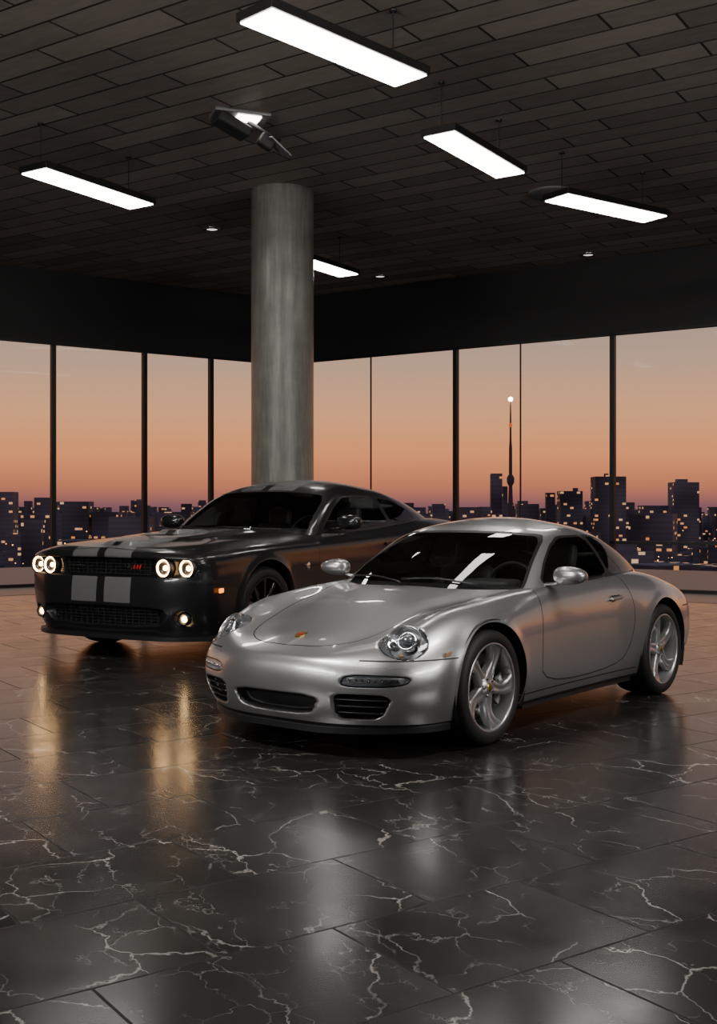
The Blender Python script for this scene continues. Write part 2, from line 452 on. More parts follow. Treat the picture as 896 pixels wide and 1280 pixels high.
    mat=bodymat('silver_paint',SIL,.32,.85,stripe=(.46,.47,.49),smetal=.5,tint=(.70,.72,.73))
    build_surface('body_shell',P2,dict(gap=cut,blk=blk,red=tail,stripe=np.minimum(lamp,drl),glass=big),kill,mat,car,arches=((0,.335,.362,.5,.010),(WB,.335,.368,.5,.008)))
    Q=P.copy(); Q[...,0]-=.002
    build_surface('headlamp_glass',Q,dict(lamp=lamp),~(lamp<.012),cov,car)
    build_surface('indicator_glass',Q,dict(lamp=drl),~(drl<.012),cov,car)
    g=[
     [(.38,0,.825),(.55,0,.935),(.75,0,1.055),(.95,0,1.16),(1.08,0,1.213),(1.18,0,1.24),(1.25,0,1.253)],
     [(.42,.37,.82),(.58,.355,.93),(.775,.335,1.05),(.97,.31,1.152),(1.10,.28,1.204),(1.22,.15,1.243),(1.30,0,1.262)],
     [(.52,.64,.805),(.67,.60,.92),(.85,.56,1.04),(1.03,.52,1.14),(1.15,.46,1.193),(1.27,.24,1.247),(1.36,0,1.27)],
     [(.60,.745,.80),(.76,.69,.92),(.93,.64,1.035),(1.10,.59,1.13),(1.22,.515,1.188),(1.34,.27,1.253),(1.42,0,1.278)],
     [(.80,.78,.81),(.93,.73,.92),(1.06,.672,1.03),(1.2,.612,1.13),(1.31,.53,1.193),(1.42,.28,1.26),(1.5,0,1.282)],
     [(1.15,.79,.825),(1.2,.742,.93),(1.27,.685,1.04),(1.36,.62,1.138),(1.44,.54,1.20),(1.52,.28,1.264),(1.57,0,1.284)],
     [(1.6,.785,.845),(1.6,.738,.95),(1.62,.683,1.048),(1.65,.615,1.136),(1.67,.53,1.194),(1.69,.28,1.252),(1.70,0,1.272)],
     [(1.96,.765,.85),(1.95,.715,.945),(1.94,.66,1.035),(1.93,.595,1.11),(1.92,.51,1.165),(1.91,.27,1.224),(1.90,0,1.243)],
     [(2.28,.70,.84),(2.24,.665,.925),(2.20,.62,1.0),(2.16,.555,1.065),(2.14,.47,1.11),(2.13,.25,1.162),(2.12,0,1.18)],
     [(2.6,.61,.80),(2.54,.575,.87),(2.49,.53,.935),(2.44,.475,.99),(2.42,.40,1.02),(2.40,.21,1.06),(2.39,0,1.072)],
     [(2.86,.44,.77),(2.81,.41,.825),(2.76,.37,.87),(2.71,.32,.91),(2.69,.26,.935),(2.67,.14,.955),(2.66,0,.962)],
     [(2.98,0,.76),(2.93,0,.795),(2.88,0,.835),(2.84,0,.865),(2.81,0,.885),(2.79,0,.90),(2.77,0,.91)]]
    G,GU,GV=tensor(g,.014,.012,8)
    GS=Surf(G)
    x,y,z=G[...,0],G[...,1],G[...,2]
    ws=np.maximum(psdf(y,z,chaikin([(-.6,.845),(.45,.835),(.70,.82),(.58,1.115),(.53,1.16),(.3,1.178),(-.6,1.186)],2,.12)),(GU-2.85)*.12)
    dg=gate(psdf(x,z,chaikin([(.79,.87),(.93,.985),(1.10,1.09),(1.27,1.148),(1.60,1.15),(1.67,.885)],2,.12)),(GU>3.02)&(y>.3))
    qg=gate(psdf(x,z,chaikin([(1.71,.89),(1.65,1.15),(1.80,1.142),(2.0,1.088),(2.18,.995),(2.32,.91),(2.24,.895)],2,.12)),(GU>3.02)&(y>.3))
    rg=gate(psdf(x,y,chaikin([(2.25,-.9),(2.25,.36),(2.38,.40),(2.75,.27),(2.76,-.9)],2,.15)),GU>7)
    gl=np.minimum.reduce([ws,dg,qg,rg]); b5=np.full(x.shape,.5)
    bl=gate(psdf(x,z,[(1.60,.87),(1.60,1.163),(1.75,1.163),(1.78,.87)]),(GU>3.02)&(y>.3))
    build_surface('cabin_shell',G,dict(gap=b5,blk=bl,red=b5,stripe=b5,glass=gl),None,mat,car)
    for s in(-1,1):
        wheel(car,0,s*(.868-.12),.327,.252,.24,'five',silverrim,spin=.3)
        wheel(car,WB,s*(.898-.15),.327,.252,.30,'five',silverrim,spin=.9)
        liner(car,0,.335,.380,.50,.86,s); liner(car,WB,.335,.385,.52,.89,s)
    up=[(-.72,.0),(-.70,.45),(-.55,.52),(.45,.52),(.45,.80),(1.90,.80),(1.90,.55),(2.75,.55),(3.0,.5),(3.1,0)]
    pl=[(q,w,.19) for q,w in up]+[(q,-w,.19) for q,w in reversed(up[1:-1])]
    mk('underbody',pl+[(q,w,.15) for q,w,_ in pl],[tuple(range(len(pl))),tuple(range(len(pl),2*len(pl)))[::-1]]+[(i,(i+1)%len(pl),(i+1)%len(pl)+len(pl),i+len(pl)) for i in range(len(pl))],darkpl,car)
    lipstrip('lower_lip',P,car,lambda p:p[0]<-.36,.012,.028,blackpl)
    lipstrip('side_skirt',P,car,lambda p:.42<p[0]<1.93,-.01,.03,blackpl)
    for s in(-1,1):
        for zz in (.255,.29,.325):
            y0,y1=.405,.60+(zz-.22)*.55
            pts=[]
            for t in np.linspace(y0,y1,10):
                p,n=S.front(s*t,zz)
                if p: pts.append(p+Vector((.022,0,0)))
            sweep('intake_slat',pts,.03,.009,blackpl,car)
        pts=[]
        for t in np.linspace(.465,.73,12):
            p,n=S.front(s*t,.428)
            if p: pts.append(p+Vector((.017,0,0)))
        sweep('indicator_reflector',pts,.014,.034,clearl,car,square=True)
        for t in np.linspace(.48,.71,8):
            p,n=S.front(s*t,.428); ellipsoid('indicator_bulb',p+Vector((.010,0,0)),(.006,.010,.010),chrome,car,seg=12,rings=8)
        p=Vector((LP.x,s*LP.y,LP.z)); n=Vector((ln.x,s*ln.y,ln.z))
        q=Vector((0,1,0)).rotation_difference(n).to_euler()
        c=p-n*.045
        lathe('lamp_bowl',[(.102,.026),(.096,.024),(.088,.008),(.07,-.018),(.05,-.028),(0,-.030)],reflm,car,48,loc=c,rot=q)
        E1=Vector((0,0,1)).cross(n).normalized(); E2=n.cross(E1).normalized()
        if E2.z<0: E2=-E2
        outw=E1 if E1.y*s>0 else -E1
        c2=c+outw*.016+E2*.012
        lathe('projector_ring',[(.056,-.015),(.056,.018),(.049,.024),(.043,.016)],chrome,car,40,loc=c2,rot=q)
        ellipsoid('projector_lens',c2+n*.0,(.043,.043,.043),lensm,car,seg=24,rings=12)
        c3=c-outw*.064-E2*.01
        lathe('high_beam',[(.024,0.016),(.024,.020),(.014,.0),(0,-.006)],chrome,car,32,loc=c3,rot=q)
        ellipsoid('indicator_lamp',c-E2*.074+n*.012,(.012,.022,.010),amberdim,car,seg=16,rings=8)
        p,n=S.side(-.40,.555,s); box('side_marker',p,(.10,.012,.026),amberdim,car,.005,(0,0,s*(-.18)))
        p,n=S.side(1.60,.735,s); box('door_handle',p+n*.012,(.17,.022,.026),mat_plain,car,.01,(0,-.05,0),4)
        box('handle_recess',p+n*.0015,(.12,.004,.045),darkpl,car,.0015)
        ellipsoid('mirror_housing',(.80,s*.935,.925),(.07,.115,.058),mat_plain,car,rot=(0,0,s*.12),fn=lambda v:[v[0] if v[0]<.55 else .55,v[1],v[2]*(1-.18*v[1]*s)],pw=.85)
        ellipsoid('mirror_glass',(.840,s*.935,.925),(.004,.095,.045),chrome,car,rot=(0,0,s*.12),pw=.85)
        sweep('mirror_stalk',[(.84,s*.75,.865),(.83,s*.82,.868),(.81,s*.88,.885)],.05,.022,mat_plain,car,up=(0,0,1))
    p,n=S.top(-.66,0.0)
    bd=[(-.034,-.026),(-.034,.026),(-.0,.031),(.030,.018),(.042,0),(.030,-.018),(0,-.031)]
    V=[(-u,w,0) for u,w in bd]+[(-u,w,.006) for u,w in bd]; nn=len(bd)
    mk('bonnet_badge',V,[tuple(range(nn,2*nn)),tuple(range(nn))[::-1]]+[(i,(i+1)%nn,(i+1)%nn+nn,i+nn) for i in range(nn)],goldm,car,False,p+Vector((0,0,.001)),(0,-.30,0))
    box('badge_field',p+Vector((-.0,0,.008)),(.022,.022,.003),redm,car,.001,(0,-.30,0))
    for (ya,yb) in ((-.45,.10),(.08,.58)):
        pts=[]
        for t in np.linspace(0,1,12):
            yy=ya+(yb-ya)*t; zz=.855+.02*math.sin(t*math.pi)+.02*t
            p,n=GS.front(yy,zz)
            if p: pts.append(p+n*.012)
        if len(pts)>2: sweep('wiper',pts,.012,.012,blackpl,car)
    box('dashboard',(.74,0,.74),(.42,1.26,.20),leather,car,.07,(0,.10,0),5)
    box('instrument_hood',(.82,-.36,.85),(.22,.34,.07),leather,car,.03)
    steering(car,1.04,-.36,.81)
    for s in(-1,1): seat(car,1.32,s*.37,.24,.95)
    box('rear_bench',(2.10,0,.58),(.25,1.05,.40),leather,car,.08,(0,.35,0),4)
    box('parcel_shelf',(2.45,0,.72),(.5,.9,.08),leather,car,.03)
    box('centre_console',(1.1,0,.42),(1.0,.2,.36),leather,car,.05)
    for s in (-1,1): box('door_card',(1.2,s*.77,.58),(1.3,.05,.5),leather,car,.02)
    return car

# ================================================================ MUSCLE CAR (black)
def muscle():
    th=math.radians(59.5); sc=1.13
    car=empty('muscle_car',(-1.76,11.10,0),th,sc)
    body=[
     [(-.90,0,.20),(-.955,0,.34),(-.965,0,.48),(-.955,0,.62),(-.945,0,.68),(-.955,0,.83),(-.93,0,.872),(-.90,0,.886),(-.86,0,.893)],
     [(-.89,.35,.20),(-.95,.355,.34),(-.96,.36,.48),(-.95,.36,.62),(-.94,.36,.69),(-.945,.36,.83),(-.90,.34,.875),(-.82,.2,.895),(-.76,0,.905)],
     [(-.84,.67,.20),(-.90,.68,.34),(-.915,.69,.48),(-.91,.69,.62),(-.90,.69,.69),(-.905,.69,.825),(-.84,.64,.873),(-.68,.35,.908),(-.6,0,.925)],
     [(-.68,.86,.20),(-.75,.89,.34),(-.78,.905,.48),(-.79,.905,.62),(-.79,.90,.70),(-.79,.885,.82),(-.66,.77,.882),(-.48,.42,.925),(-.4,0,.945)],
     [(-.50,.91,.19),(-.52,.94,.34),(-.54,.95,.48),(-.55,.95,.62),(-.56,.945,.72),(-.55,.92,.838),(-.42,.79,.897),(-.25,.45,.94),(-.2,0,.958)],
     [(-.25,.92,.19),(-.25,.95,.34),(-.25,.955,.5),(-.25,.958,.63),(-.25,.952,.74),(-.25,.925,.86),(-.18,.80,.912),(-.08,.47,.953),(-.02,0,.97)],
     [(.05,.92,.19),(.05,.955,.34),(.05,.96,.5),(.05,.962,.65),(.05,.955,.76),(.05,.93,.873),(.08,.81,.923),(.12,.48,.963),(.15,0,.98)],
     zc(.42,[(.91,.19),(.945,.33),(.95,.5),(.95,.65),(.945,.77),(.92,.883),(.81,.933),(.5,.975),(0,.99)]),
     zc(.85,[(.90,.19),(.935,.33),(.94,.5),(.942,.65),(.935,.78),(.915,.893),(.82,.95),(.5,.985),(0,1.0)]),
     zc(1.4,[(.90,.19),(.93,.33),(.935,.5),(.94,.65),(.935,.79),(.915,.91),(.83,.975),(.5,1.0),(0,1.01)]),
     zc(2.0,[(.90,.19),(.93,.33),(.937,.5),(.945,.65),(.94,.80),(.925,.93),(.84,1.005),(.5,1.02),(0,1.03)]),
     zc(2.5,[(.91,.19),(.945,.33),(.955,.5),(.962,.65),(.96,.81),(.945,.955),(.84,1.045),(.5,1.06),(0,1.06)]),
     zc(2.95,[(.92,.20),(.955,.34),(.965,.5),(.97,.66),(.968,.82),(.95,.98),(.84,1.07),(.5,1.09),(0,1.10)]),
     zc(3.4,[(.91,.22),(.945,.36),(.955,.5),(.96,.66),(.955,.83),(.935,.985),(.83,1.068),(.5,1.10),(0,1.11)]),
     zc(3.8,[(.86,.25),(.90,.38),(.92,.52),(.925,.67),(.92,.83),(.895,.975),(.79,1.05),(.48,1.085),(0,1.095)]),
     [(3.9,.74,.26),(3.98,.77,.39),(4.01,.79,.53),(4.02,.79,.68),(4.02,.785,.83),(4.02,.76,.96),(3.98,.68,1.04),(3.95,.4,1.075),(3.94,0,1.085)],
     [(3.96,.4,.26),(4.04,.4,.39),(4.07,.41,.53),(4.08,.41,.68),(4.08,.41,.83),(4.09,.42,.96),(4.06,.36,1.045),(4.05,.2,1.07),(4.04,0,1.075)],
     [(3.98,0,.26),(4.06,0,.39),(4.09,0,.53),(4.10,0,.68),(4.10,0,.83),(4.11,0,.96),(4.09,0,1.04),(4.085,0,1.06),(4.08,0,1.068)]]
    P,U,W=tensor(body,.016,.012,6)
    S=Surf(P)
    X,Y,Z=P[...,0],P[...,1],P[...,2]
    big=np.full(X.shape,.5); gate=lambda s,c: np.where(c,s,.5)
    hood=psdf(X,Y,chaikin([(-.915,-.6),(-.915,.45),(-.86,.66),(-.70,.745),(-.3,.775),(.5,.79),(.85,.79),(.85,-.6)],1,.2))
    door=gate(psdf(X,Z,chaikin([(.80,.27),(.78,.6),(.82,.90),(.84,1.6),(2.3,1.6),(2.28,1.05),(2.32,.7),(2.22,.27)],2,.12)),Y>.6)
    bump=gate(Z-.635,(X<-.42)&(Y>.80))
    fr=X<-.55
    slot=gate(psdf(Y,Z,chaikin([(-.9,.655),(.82,.66),(.875,.735),(.83,.81),(-.9,.815)],2,.15)),fr)
    low=gate(psdf(Y,Z,chaikin([(-.9,.275),(.55,.28),(.63,.36),(.60,.43),(-.9,.435)],2,.15)),fr)
    fog=gate(np.hypot(Y-.755,Z-.345)-.062,fr)
    P2=P.copy()
    sm=lambda s,w:(lambda t:t*t*(3-2*t))(np.clip(-s/w,0,1))
    P2[...,0]+=.09*sm(slot,.02)+.07*sm(low,.018)+.05*sm(fog,.015)
    dome=psdf(X,Y,[(-.80,-.8),(-.80,.16),(-.3,.40),(.6,.44),(.75,-.8)])
    P2[...,2]+=np.where(Z>.85,.022*sm(dome,.07),0)*(X<.78)
    scoop=gate(psdf(X,Y,chaikin([(-.34,-.3),(-.34,.17),(-.12,.21),(-.12,-.3)],2,.15)),Z>.85)
    P2[...,2]+=np.where(Z>.85,-.03*sm(scoop,.03),0)
    hump=psdf(X,Y,chaikin([(-.12,-.3),(-.12,.21),(.25,.22),(.45,-.3)],1))
    P2[...,2]+=np.where(Z>.85,.028*sm(hump,.05)*np.clip((.45-X)/.5,0,1),0)
    P2[...,1]-=np.where((X>-.3)&(X<3.6)&(Z<.70)&(Z>.30)&(Y>.7),.012*np.sin((Z-.30)/.40*np.pi),0)
    tail=gate(psdf(Y,Z,[(-.9,.84),(.75,.84),(.75,.95),(-.9,.95)]),X>3.9)
    blk=np.minimum.reduce([slot,low,fog,Z-.215,scoop+.01])
    kill=(psdf(X,Y,[(.80,-1),(.80,.3),(.90,.66),(1.05,.76),(2.4,.79),(3.0,.72),(3.3,.5),(3.4,-1)])<0)&(Z>.8)
    cut=absmin(hood,door,bump)
    stripe=np.abs(Y-.175)-.135
    stripe=np.where((Z>.45)|(X>0),stripe,.5)
    mat=bodymat('black_paint',(.012,.012,.013),.28,.0,.5,stripe=(.15,.15,.152),smetal=.2,srough=.42,tint=(.75,.76,.77))
    build_surface('body_shell',P2,dict(gap=cut,blk=blk,red=tail,stripe=stripe,glass=big),kill,mat,car,arches=((0,.375,.405,.55,.014),(2.95,.375,.41,.55,.014)))
    g=[
     [(.62,0,.98),(.80,0,1.09),(1.0,0,1.2),(1.2,0,1.30),(1.35,0,1.365),(1.5,0,1.40),(1.6,0,1.415)],
     [(.66,.42,.97),(.84,.40,1.08),(1.04,.38,1.19),(1.23,.36,1.29),(1.38,.33,1.353),(1.54,.18,1.402),(1.64,0,1.42)],
     [(.76,.70,.95),(.93,.67,1.065),(1.12,.635,1.175),(1.31,.60,1.275),(1.45,.54,1.335),(1.6,.28,1.403),(1.7,0,1.428)],
     [(.84,.80,.94),(1.0,.76,1.06),(1.18,.715,1.17),(1.37,.67,1.265),(1.52,.60,1.33),(1.68,.31,1.41),(1.78,0,1.433)],
     [(1.1,.825,.945),(1.22,.785,1.06),(1.36,.735,1.17),(1.52,.685,1.27),(1.66,.61,1.335),(1.78,.32,1.415),(1.86,0,1.438)],
     [(1.6,.84,.955),(1.66,.80,1.07),(1.74,.745,1.18),(1.84,.69,1.28),(1.92,.615,1.345),(1.98,.32,1.42),(2.02,0,1.44)],
     [(2.2,.85,.98),(2.2,.805,1.09),(2.2,.75,1.19),(2.2,.69,1.28),(2.2,.61,1.34),(2.22,.32,1.412),(2.24,0,1.43)],
     [(2.75,.84,1.02),(2.7,.795,1.115),(2.63,.74,1.20),(2.57,.675,1.275),(2.54,.59,1.325),(2.53,.30,1.385),(2.53,0,1.40)],
     [(3.15,.80,1.04),(3.05,.755,1.12),(2.95,.70,1.19),(2.86,.635,1.25),(2.82,.55,1.29),(2.8,.28,1.34),(2.8,0,1.355)],
     [(3.45,.68,1.05),(3.35,.635,1.11),(3.24,.585,1.17),(3.14,.53,1.22),(3.08,.45,1.25),(3.05,.23,1.285),(3.04,0,1.295)],
     [(3.58,.4,1.07),(3.48,.37,1.12),(3.38,.34,1.165),(3.29,.31,1.2),(3.24,.25,1.225),(3.21,.13,1.24),(3.2,0,1.247)],
     [(3.6,0,1.075),(3.52,0,1.115),(3.43,0,1.15),(3.36,0,1.18),(3.32,0,1.197),(3.3,0,1.207),(3.28,0,1.215)]]
    G,GU,GV=tensor(g,.016,.013,6)
    x,y,z=G[...,0],G[...,1],G[...,2].copy()
    G[...,2]=z+.05*np.clip((z-1.0)/.44,0,2)
    GS=Surf(G)
    ws=np.maximum(psdf(y,z,chaikin([(-.6,.975),(.5,.97),(.77,.955),(.655,1.245),(.60,1.295),(.35,1.32),(-.6,1.33)],2,.12)),(GU-2.85)*.12)
    dg=gate(psdf(x,z,chaikin([(1.05,1.0),(1.20,1.09),(1.38,1.19),(1.58,1.275),(2.16,1.285),(2.26,1.045)],2,.1)),(GU>3.02)&(y>.3))
    qg=gate(psdf(x,z,chaikin([(2.32,1.055),(2.225,1.28),(2.5,1.255),(2.74,1.18),(2.84,1.11),(2.75,1.08)],2,.12)),(GU>3.02)&(y>.3))
    rg=gate(psdf(x,y,chaikin([(2.85,-.9),(2.85,.48),(3.2,.52),(3.45,.35),(3.45,-.9)],2,.15)),GU>7.5)
    gl=np.minimum.reduce([ws,dg,qg,rg]); b5=np.full(x.shape,.5)
    build_surface('cabin_shell',G,dict(gap=b5,blk=b5,red=b5,stripe=np.abs(y-.175)-.135,glass=gl),None,mat,car)
    for s in(-1,1):
        wheel(car,0,s*(.945-.125),.36,.272,.25,'multi',blackrim)
        wheel(car,2.95,s*(.95-.135),.36,.272,.27,'multi',blackrim)
        liner(car,0,.375,.43,.55,.93,s); liner(car,2.95,.375,.435,.55,.94,s)
    up=[(-.80,.0),(-.76,.6),(-.6,.57),(.5,.57),(.5,.88),(2.45,.88),(2.45,.57),(3.5,.57),(3.9,.6),(3.95,0)]
    pl=[(q,w,.22) for q,w in up]+[(q,-w,.22) for q,w in reversed(up[1:-1])]
    mk('underbody',pl+[(q,w,.17) for q,w,_ in pl],[tuple(range(len(pl))),tuple(range(len(pl),2*len(pl)))[::-1]]+[(i,(i+1)%len(pl),(i+1)%len(pl)+len(pl),i+len(pl)) for i in range(len(pl))],darkpl,car)
    lipstrip('front_splitter',P,car,lambda p:p[0]<-.45,.05,.03,blackpl)
    lipstrip('side_skirt',P,car,lambda p:.5<p[0]<2.5,-.01,.03,blackpl)
    for s in(-1,1):
        for k,yy in enumerate((.60,.785)):
            p,n=S.front(s*yy,.735)
            c=p+Vector((.035,0,0))
            lathe('lamp_bezel',[(.078,.04),(.078,-.028),(.070,-.030),(.066,-.01)],blackpl,car,40,loc=c,axis='X')
            lathe('halo_ring',[(.068,-.012),(.066,-.022),(.057,-.022),(.055,-.012)],warmglow,car,40,loc=c,axis='X')
            lathe('lamp_bowl',[(.055,-.012),(.045,.005),(.030,.01)],blackrim,car,40,loc=c,axis='X')
            ellipsoid('lamp_core',c+Vector((.008,0,0)),(.018,.021,.021),warmcore,car,seg=20,rings=10)
        p,n=S.front(s*.755,.345)
        ellipsoid('fog_lamp',p+Vector((.02,0,0)),(.016,.026,.026),warmcore,car,seg=20,rings=10)
        lathe('fog_bezel',[(.05,.03),(.05,-.01),(.04,-.012),(.034,.01)],blackpl,car,32,loc=p+Vector((.015,0,0)),axis='X')
        p,n=S.side(-.62,.56,s); box('side_marker',p,(.14,.02,.035),amber,car,.006,(0,0,s*-.42))
        p,n=S.side(2.08,.86,s); box('door_handle',p+n*.012,(.17,.022,.03),blackpl,car,.01,None,4)
        p,n=S.side(.60,.70,s); lathe('fender_badge',[(0,s*.004),(.035,s*.004),(.04,0)],chrome,car,20,loc=p)
        ellipsoid('mirror_housing',(1.16,s*1.03,1.075),(.075,.125,.068),mblack,car,rot=(0,0,s*.12),fn=lambda v:[v[0] if v[0]<.55 else .55,v[1],v[2]],pw=.8)
        ellipsoid('mirror_glass',(1.202,s*1.03,1.075),(.004,.11,.055),chrome,car,rot=(0,0,s*.12),pw=.8)
        sweep('mirror_stalk',[(1.18,s*.81,1.01),(1.18,s*.90,1.015),(1.17,s*.97,1.03)],.06,.03,mblack,car)
    for zz in (.68,.71,.735,.76,.785):
        pts=[]
        for t in np.linspace(-.48,.48,16):
            p,n=S.front(t,zz)
            pts.append(p+Vector((.055,0,0)))
        sweep('grille_bar',pts,.02,.006,darkpl,car,n=6)
    for zz in (.30,.325,.35,.375,.40):
        pts=[]
        for t in np.linspace(-.56,.56,16):
            p,n=S.front(t,zz); pts.append(p+Vector((.04,0,0)))
        sweep('lower_grille_bar',pts,.02,.005,darkpl,car,n=6)
    for yy in np.linspace(-.45,.45,19):
        p,n=S.front(yy,.74); box('grille_upright',p+Vector((.06,0,0)),(.012,.005,.13),darkpl,car)
        p,n=S.front(yy*1.2,.355); box('lower_grille_upright',p+Vector((.045,0,0)),(.012,.005,.14),darkpl,car)
    for i in range(5):
        p,n=S.front(-.26-.028*i,.74)
        box('grille_badge',p+Vector((.03,0,0)),(.006,.014,.034),redm if i>1 else chrome,car,.002,(.35,0,0))
    for i in range(9):
        p,n=S.front(.20+.02*i,.74)
        box('grille_letter',p+Vector((.03,0,0)),(.005,.012,.016),chrome,car,.002)
    for (ya,yb) in ((-.55,.10),(.12,.65)):
        pts=[]
        for t in np.linspace(0,1,12):
            yy=ya+(yb-ya)*t; p,n=GS.front(yy,1.005+.02*t)
            if p: pts.append(p+n*.012)
        if len(pts)>2: sweep('wiper',pts,.014,.012,blackpl,car)
    box('dashboard',(1.02,0,.90),(.46,1.45,.22),leather,car,.08,(0,.08,0),5)
    steering(car,1.42,-.40,.96)
    for s in(-1,1): seat(car,1.75,s*.42,.36,1.0)
    box('rear_bench',(2.65,0,.62),(.5,1.2,.30),leather,car,.08,None,4)
    box('rear_bench_back',(2.95,0,.88),(.15,1.2,.40),leather,car,.06,(0,.3,0),4)
    for s in (-1,1): box('door_card',(1.7,s*.83,.72),(1.4,.05,.5),leather,car,.02)
    return car
silver_coupe(); muscle()

# ================================================================ ROOM
ZC=5.63; ZH=4.35
CN=np.array([-1.54,23.03]); Lp=np.array([-6.22,19.72]); Rp=np.array([5.76,18.24])
dL=(Lp-CN)/np.linalg.norm(Lp-CN); dR=(Rp-CN)/np.linalg.norm(Rp-CN)
LEND=16.0; REND=19.0
EL=CN+dL*LEND; ER=CN+dR*REND
def tpx(px,d):
    k=(px-CX)/F; return (k*CN[1]-CN[0])/(d[0]-k*d[1])
poly=[tuple(CN),tuple(EL),(EL[0],-5.0),(ER[0],-5.0),tuple(ER)]

m,nt=newmat('marble_tile_floor')
tc=N(nt,'ShaderNodeTexCoord').outputs['Object']
mp=N(nt,'ShaderNodeMapping',{'Vector':tc,'Rotation':(0,0,math.radians(-35))}).outputs[0]
br=N(nt,'ShaderNodeTexBrick',{'Vector':mp,'Color1':(0,0,0,1),'Color2':(1,1,1,1),'Mortar':(.5,.5,.5,1),'Scale':1.,'Mortar Size':.005,'Mortar Smooth':.1,'Brick Width':.8,'Row Height':.6,'Bias':0.})
tilernd=br.outputs['Color']; mort=br.outputs['Fac']
off=N(nt,'ShaderNodeVectorMath',{0:tilernd,1:(7.,5.,3.)},operation='MULTIPLY').outputs[0]
pos=N(nt,'ShaderNodeVectorMath',{0:mp,1:off},operation='ADD').outputs[0]
def veins(scale,dist,w,seedoff,m0=.46,m1=.6):
    p=N(nt,'ShaderNodeVectorMath',{0:pos,1:(seedoff,)*3},operation='ADD').outputs[0]
    nz=N(nt,'ShaderNodeTexNoise',{'Vector':p,'Scale':scale*1.1,'Detail':6.,'Roughness':.6}).outputs['Color']
    nn=N(nt,'ShaderNodeVectorMath',{0:nz,1:(.5,.5,.5)},operation='SUBTRACT').outputs[0]
    nn=N(nt,'ShaderNodeVectorMath',{0:nn,'Scale':dist},operation='SCALE').outputs[0]
    q=N(nt,'ShaderNodeVectorMath',{0:p,1:nn},operation='ADD').outputs[0]
    q=N(nt,'ShaderNodeMapping',{'Vector':q,'Scale':(1.,.55,1.)}).outputs[0]
    v=N(nt,'ShaderNodeTexVoronoi',{'Vector':q,'Scale':scale},feature='DISTANCE_TO_EDGE').outputs['Distance']
    line=N(nt,'ShaderNodeMapRange',{'Value':v,'From Min':0.,'From Max':w,'To Min':1.,'To Max':0.}).outputs[0]
    mk_=N(nt,'ShaderNodeTexNoise',{'Vector':p,'Scale':scale*.8,'Detail':3.}).outputs[0]
    mask=N(nt,'ShaderNodeMapRange',{'Value':mk_,'From Min':m0,'From Max':m1}).outputs[0]
    return M(nt,'MULTIPLY',line,mask)
v1=veins(2.2,.34,.010,0.,.40,.60); v2=veins(5.2,.22,.014,11.,.42,.64)
vv=M(nt,'MINIMUM',M(nt,'ADD',v1,M(nt,'MULTIPLY',v2,.5)),1.)
cl=N(nt,'ShaderNodeTexNoise',{'Vector':pos,'Scale':2.2,'Detail':8.,'Roughness':.65}).outputs[0]
basec=mixc(nt,cl,(.007,.007,.007),(.042,.040,.037))
c=mixc(nt,vv,basec,(.36,.34,.31))
c=mixc(nt,mort,c,(.003,.003,.003))
rg=N(nt,'ShaderNodeMapRange',{'Value':cl,'From Min':.3,'From Max':.7,'To Min':.15,'To Max':.25}).outputs[0]
rg=M(nt,'ADD',rg,M(nt,'MULTIPLY',mort,.4))
bh=M(nt,'SUBTRACT',M(nt,'MULTIPLY',cl,.15),mort)
bp=N(nt,'ShaderNodeBump',{'Height':bh,'Strength':.12,'Distance':.01}).outputs[0]
out(nt,prin(nt,c,rg,0.,spec=.38,bump=bp)); floorm=m
def inset(d):
    nL=np.array([dL[1],-dL[0]]); 
    if nL[1]>0: nL=-nL
    nR=np.array([dR[1],-dR[0]])
    if nR[1]>0: nR=-nR
    A=np.array([dL,-dR]).T; bb=(CN+nR*d)-(CN+nL*d); t=np.linalg.solve(A,bb)
    c=CN+nL*d+dL*t[0]
    return c,EL+nL*d,ER+nR*d,nL,nR
def slab(name,pts,z0,z1,mat,parent=None):
    n=len(pts)
    return mk(name,[(p[0],p[1],z0) for p in pts]+[(p[0],p[1],z1) for p in pts],[tuple(range(n))[::-1],tuple(range(n,2*n))]+[(i,(i+1)%n,(i+1)%n+n,i+n) for i in range(n)],mat,parent)
slab('floor',poly[::1],-.2,0.,floorm)
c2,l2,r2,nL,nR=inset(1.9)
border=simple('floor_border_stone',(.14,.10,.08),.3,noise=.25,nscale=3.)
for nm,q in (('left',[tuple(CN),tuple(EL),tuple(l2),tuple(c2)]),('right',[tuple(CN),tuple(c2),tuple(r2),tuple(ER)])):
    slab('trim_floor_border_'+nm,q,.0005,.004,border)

m,nt=newmat('stone_plank_ceiling')
tc=N(nt,'ShaderNodeTexCoord').outputs['Object']
mp=N(nt,'ShaderNodeMapping',{'Vector':tc,'Rotation':(0,0,math.radians(33.3))}).outputs[0]
br=N(nt,'ShaderNodeTexBrick',{'Vector':mp,'Color1':(0,0,0,1),'Color2':(1,1,1,1),'Mortar':(.5,.5,.5,1),'Scale':1.,'Mortar Size':.014,'Mortar Smooth':.2,'Brick Width':1.55,'Row Height':.36})
br.offset=.37
nz=N(nt,'ShaderNodeTexNoise',{'Vector':N(nt,'ShaderNodeMapping',{'Vector':mp,'Scale':(1.,4.,1.)}).outputs[0],'Scale':3.,'Detail':8.,'Roughness':.7}).outputs[0]
f=M(nt,'ADD',M(nt,'MULTIPLY',br.outputs['Color'],.5),M(nt,'MULTIPLY',nz,.6))
c=mixc(nt,f,(.11,.095,.082),(.46,.39,.33))
c=mixc(nt,br.outputs['Fac'],c,(.03,.025,.02))
bp=N(nt,'ShaderNodeBump',{'Height':M(nt,'SUBTRACT',M(nt,'MULTIPLY',nz,.4),br.outputs['Fac']),'Strength':.5,'Distance':.02}).outputs[0]
